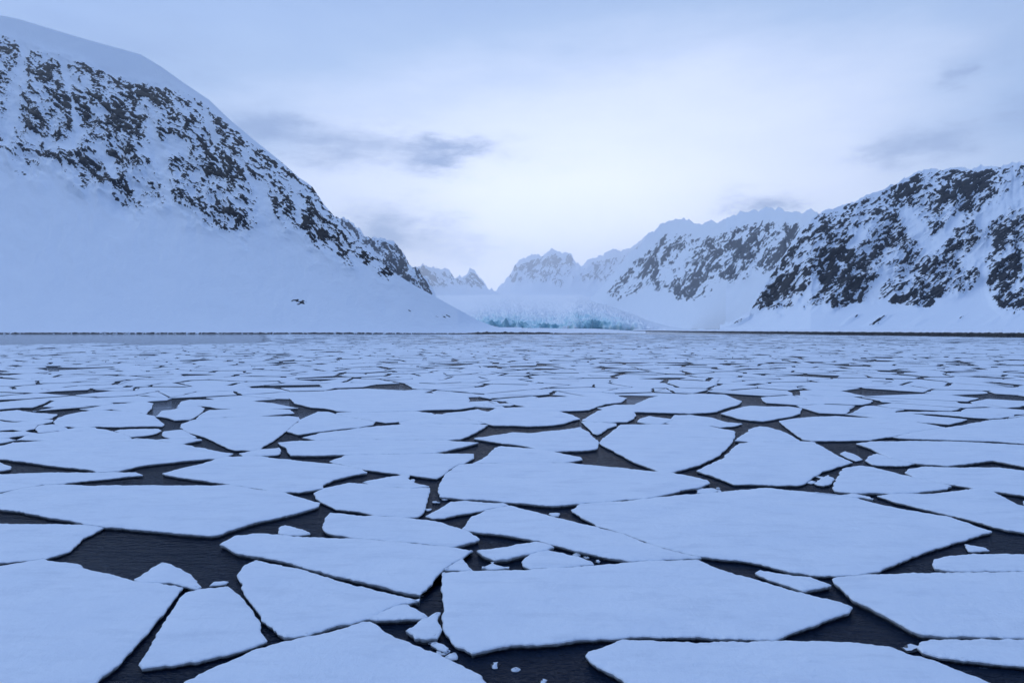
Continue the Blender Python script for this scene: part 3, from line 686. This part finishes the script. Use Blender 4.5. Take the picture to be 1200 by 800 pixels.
# ------------------------------------------------------------------ glacier
u = np.arange(500, 842, .9); nc = len(u)
front = 2600 + 120 * fbm(u / 30, u * 0, 71, 3)
tt = np.linspace(0, 1, 230)[:, None]**2.1
d = front + (31500 - front) * tt
zc = np.interp(tt[:, 0], [0, .008, .04, .13, 1], [0, 4, 78, 215, 1560])[:, None]
sr = (1 - sstep(3100, 5200, d)) 
side = sstep(535, 565, u)[None, :] * (1 - sstep(742, 770, u))[None, :]
xw = (u - 600) / F * d
ser = ridged(xw / 55, d / 95, 72, 4) * .6 + .5 * fbm(xw / 20, d / 30, 75, 3)
face = np.interp(u, [500, 550, 575, 600, 625, 640, 660, 680, 700, 730, 760, 842], [0, 9, 17, 20, 8, 12, 8, 19, 20, 16, 8, 0]) * (1 + .55 * fbm(xw / 34, d / 60, 79, 3))
z = zc * (1 - .98 * sstep(672, 815, u))[None, :] + face * sstep(0, 40, d - front) * side + ser * 17 * sr * (.3 + .7 * side) + 6 * fbm(xw / 300, d / 500, 76, 3) - 6 * sstep(760, 840, u)[None, :]
slope_b = np.clip((ridged(xw / 60, d / 60, 81, 3)) * .5 + .25 * fbm(xw / 140, d / 200, 82, 2) + .35, 0, 1)
bside = side * (1 - .75 * sstep(705, 765, u))[None, :]
blue = (1 - sstep(2700, 4000, d)) * bside * (.10 + .62 * slope_b) + .5 * (1 - sstep(60, 260, d - front)) * bside * (np.clip(.10 + 1.5 * fbm(xw / 90, d / 120, 84, 3) + .9 * np.exp(-((u - 594) / 18)**2) + .9 * np.exp(-((u - 692) / 14)**2), 0, 1))
X = np.vstack([xw[:1], xw]); Y = np.vstack([d[:1] - 2, d]); Z = np.vstack([np.full((1, nc), -1.0), z]); B = np.vstack([blue[:1], blue])
o = mesh_obj('glacier', np.column_stack([X.ravel(), Y.ravel(), Z.ravel()]), grid_faces(X.shape[0], nc), [glacier_mat()], None, False)
attr(o, 'blue', B); tag(o, 'glacier tongue with a cracked turquoise front below the far peaks', 'glacier', None, 'structure')

# ------------------------------------------------------------------ shores
def bank(label, u0, u1, du, d_front, height, depth, top_slope, mat, rockf, name='shore', wob=.35, seed=5, taper=None):
    u = np.arange(u0, u1, du); df = interp(d_front, u) if isinstance(d_front, list) else np.full(len(u), float(d_front))
    hh = interp(height, u) * (1 + wob * fbm(u / 7, u * 0 + seed, seed, 4, .65)); hh = np.maximum(hh, .15)
    df = df * (1 + .006 * fbm(u / 22, u * 0, seed + 3, 3))
    rows = [(-1, 0, -1.), (0, 0, -.2), (.25, .55, 0), (.9, .9, 0), (1.6, 1.0, 0), (depth * .3, None, .3), (depth, None, 1.)]
    X, Y, Z, K = [], [], [], []
    for off, hk, fr in rows:
        yy = df + off
        zz = hh * hk + (fr if hk == 0 else 0) if hk is not None else hh + top_slope * off
        X.append((u - 600) / F * yy); Y.append(yy); Z.append(zz); K.append(np.full(len(u), 1.0 if hk is not None and hk < 1 else 0.) * rockf(u))
    yy = df + depth + 4; X.append((u - 600) / F * yy); Y.append(yy); Z.append(np.full(len(u), -2.)); K.append(u * 0)
    X, Y, Z, K = map(np.array, (X, Y, Z, K))
    if taper: Z = np.where(Z > 0, Z * (1 - .96 * sstep(taper[0], taper[1], u))[None, :], Z)
    o = mesh_obj(name, np.column_stack([X.ravel(), Y.ravel(), Z.ravel()]), grid_faces(len(X), len(u)), [mat], None, False)
    attr(o, 'rock', K); tag(o, label, 'shore', None, 'structure'); return o
M_BANKL = bank_mat('left_shore_rock', (0.03, 0.03, 0.03), (0.16, 0.14, 0.12), .22, .62)
M_BANKR = bank_mat('dark_right_bank', (0.018, 0.020, 0.024), (0.05, 0.05, 0.055), .3, .35)  # dark tone for the front of the right bank
bank('low broken ice foot with dark stones along the base of the left mountain', -330, 500, .7, [(-330, 780), (500, 790)], [(-330, 1.6), (0, 1.5), (100, 1.7), (300, 1.6), (420, 1.7), (480, 1.2), (500, .8)], 34, .01, M_BANKL, lambda u: .72 + .0 * u, seed=6)
bank('low snow covered spit with a stony dark edge in front of the glacier', 480, 757, .6, [(480, 800), (560, 760), (640, 780), (757, 850)], [(480, .8), (550, 1.2), (562, 2.4), (600, 2.2), (640, 1.9), (660, .9), (757, .7)], 700, .0075, M_BANKL, lambda u: np.where((u > 560) & (u < 645), .95, .78), seed=7, taper=(690, 756))
bank('dark low bank in front of the right mountain', 742, 1500, .8, [(742, 1650), (800, 1250), (850, 1000), (960, 740), (1080, 600), (1200, 505), (1500, 400)], [(742, 1.5), (850, 2.3), (960, 2.8), (1200, 3.0), (1500, 3.0)], 1050, .0009, M_BANKR, lambda u: 1.0 + 0 * u, wob=.12, seed=8)

# ------------------------------------------------------------------ air
hz = NT('haze_air'); hz.n.remove(hz.b)
pvn = hz.new('ShaderNodeVolumePrincipled'); pvn.inputs['Density'].default_value = 3.0e-5
pvn.inputs['Color'].default_value = (0.93, 0.96, 1, 1); pvn.inputs['Anisotropy'].default_value = .84
hz.link(pvn.outputs[0], hz.n['Material Output'].inputs['Volume'])
x0, x1, y0, y1, z0, z1 = -22000, 22000, -3000, 39000, -3, 4400
vb = [(x, y, z) for z in (z0, z1) for y in (y0, y1) for x in (x0, x1)]
o = mesh_obj('haze', vb, [(0, 2, 3, 1), (4, 5, 7, 6), (0, 1, 5, 4), (2, 6, 7, 3), (0, 4, 6, 2), (1, 3, 7, 5)], [hz.m], None, False)
tag(o, 'thin cold air between the camera and the far peaks', 'haze', None, 'stuff')

# ------------------------------------------------------------------ sky and sun
SUN_EL, SUN_AZ = R(48), R(-62)       # azimuth from +Y towards +X: behind cloud, high on the left
w = bpy.data.worlds.new('World'); sc.world = w; w.use_nodes = True
t = w.node_tree; bg = t.nodes['Background']
class WN(NT):
    def __init__(self): self.t = t; self.n = t.nodes; self.l = t.links
n = WN()
sky = n.new('ShaderNodeTexSky', sky_type='NISHITA'); sky.sun_disc = False; sky.sun_elevation = SUN_EL; sky.sun_rotation = SUN_AZ
sky.air_density = 1.0; sky.dust_density = 1.0; sky.ozone_density = 2.0
tc = n.new('ShaderNodeTexCoord'); sep = n.new('ShaderNodeSeparateXYZ'); n.link(tc.outputs['Generated'], sep.inputs[0])
X, Y, Z = sep.outputs
# overcast: dim blue overhead and behind, a pale bright gap low over the valley
el = n.math('MAXIMUM', Z, 0.0)
def gauss(cx, cz, sx, sz, X=None, Z=None):
    X, Z = X or sep.outputs[0], Z or sep.outputs[2]
    a = n.math('POWER', n.math('DIVIDE', n.math('SUBTRACT', X, cx), sx), 2.0); b = n.math('POWER', n.math('DIVIDE', n.math('SUBTRACT', Z, cz), sz), 2.0)
    return n.math('MULTIPLY', n.math('EXPONENT', n.math('MULTIPLY', n.math('ADD', a, b), -1.0)), n.math('GREATER_THAN', Y, 0.0))
mp = n.new('ShaderNodeMapping'); mp.inputs['Scale'].default_value = (1, 1, 3.2); n.link(tc.outputs['Generated'], mp.inputs[0])
cl1 = n.noise(2.6, 6, mp.outputs[0], .55); cl2 = n.noise(8, 5, mp.outputs[0], .6)
glow = n.math('ADD', gauss(.10, .15, .55, .27), n.math('MULTIPLY', gauss(.06, .02, .34, .17), .60))
glow = n.math('ADD', glow, n.math('MULTIPLY', n.math('SUBTRACT', cl1, .5), .6))
glow = n.math('MINIMUM', n.math('MAXIMUM', glow, 0.0), 1.2)
cloud = n.ramp(n.math('DIVIDE', glow, 1.2), [(0, (.32, .48, .85)), (.3, (.48, .64, .95)), (.55, (.86, .955, 1.20)), (1, (1.22, 1.27, 1.46))])
mp2 = n.new('ShaderNodeMapping'); mp2.inputs['Location'].default_value = (3, 1, 7); mp2.inputs['Scale'].default_value = (1, 1, 2.2); n.link(tc.outputs['Generated'], mp2.inputs[0])
Xd = n.math('ADD', X, n.math('MULTIPLY', n.math('SUBTRACT', n.noise(9, 6, mp2.outputs[0], .62), .5), .22))
Zd = n.math('ADD', Z, n.math('MULTIPLY', n.math('SUBTRACT', n.noise(11, 6, mp.outputs[0], .62), .5), .075))
def patch(cx, cz, sx, sz, k):
    return n.math('MULTIPLY', gauss(cx, cz, sx, sz, Xd, Zd), k)
dk = patch(-.20, .245, .13, .021, .8)
for a in ((-.10, .255, .05, .016, .8), (-.33, .265, .09, .02, .65), (-.17, .145, .07, .03, .9), (-.08, .11, .05, .02, .4), (.33, .165, .035, .018, .8), (.50, .225, .035, .018, .6), (.52, .30, .02, .014, .7), (.59, .245, .045, .016, .45), (-.45, .32, .12, .05, .35), (.62, .33, .10, .05, .25)):
    dk = n.math('ADD', dk, patch(*a))
dk = n.math('MULTIPLY', dk, n.math('MINIMUM', n.math('MAXIMUM', n.math('MULTIPLY', n.math('SUBTRACT', cl2, .18), 2.6), 0.0), 1.0))
cloud = n.mix(n.math('MINIMUM', n.math('MULTIPLY', dk, 1.15), .97), cloud, (.27, .38, .66))
zen = n.math('MINIMUM', n.math('MAXIMUM', n.math('DIVIDE', n.math('SUBTRACT', Z, .40), .40), 0.0), 1.0)
cloud = n.mix(zen, cloud, (.22, .37, .76))
sk = n.new('ShaderNodeVectorMath', operation='SCALE'); n.link(sky.outputs[0], sk.inputs[0]); sk.inputs['Scale'].default_value = .10
fin = n.mix(.88, sk.outputs[0], cloud)
n.link(fin, bg.inputs['Color']); bg.inputs['Strength'].default_value = 1.0
sl = bpy.data.lights.new('sun', 'SUN'); so = bpy.data.objects.new('sun', sl); COL.objects.link(so)
sl.energy = .72; sl.angle = R(45); sl.color = (.80, .92, 1)
dirv = Vector((math.sin(SUN_AZ) * math.cos(SUN_EL), math.cos(SUN_AZ) * math.cos(SUN_EL), math.sin(SUN_EL)))
so.rotation_euler = dirv.to_track_quat('Z', 'Y').to_euler(); so.location = (0, 0, 50)

sc.view_settings.view_transform = 'Standard'; sc.view_settings.look = 'None'; sc.view_settings.exposure = .04; sc.view_settings.gamma = 1
sc.cycles.max_bounces = 8; sc.cycles.volume_bounces = 6; sc.cycles.diffuse_bounces = 3; sc.cycles.glossy_bounces = 3
sc.cycles.use_denoising = True
sc.cycles.caustics_reflective = False; sc.cycles.caustics_refractive = False
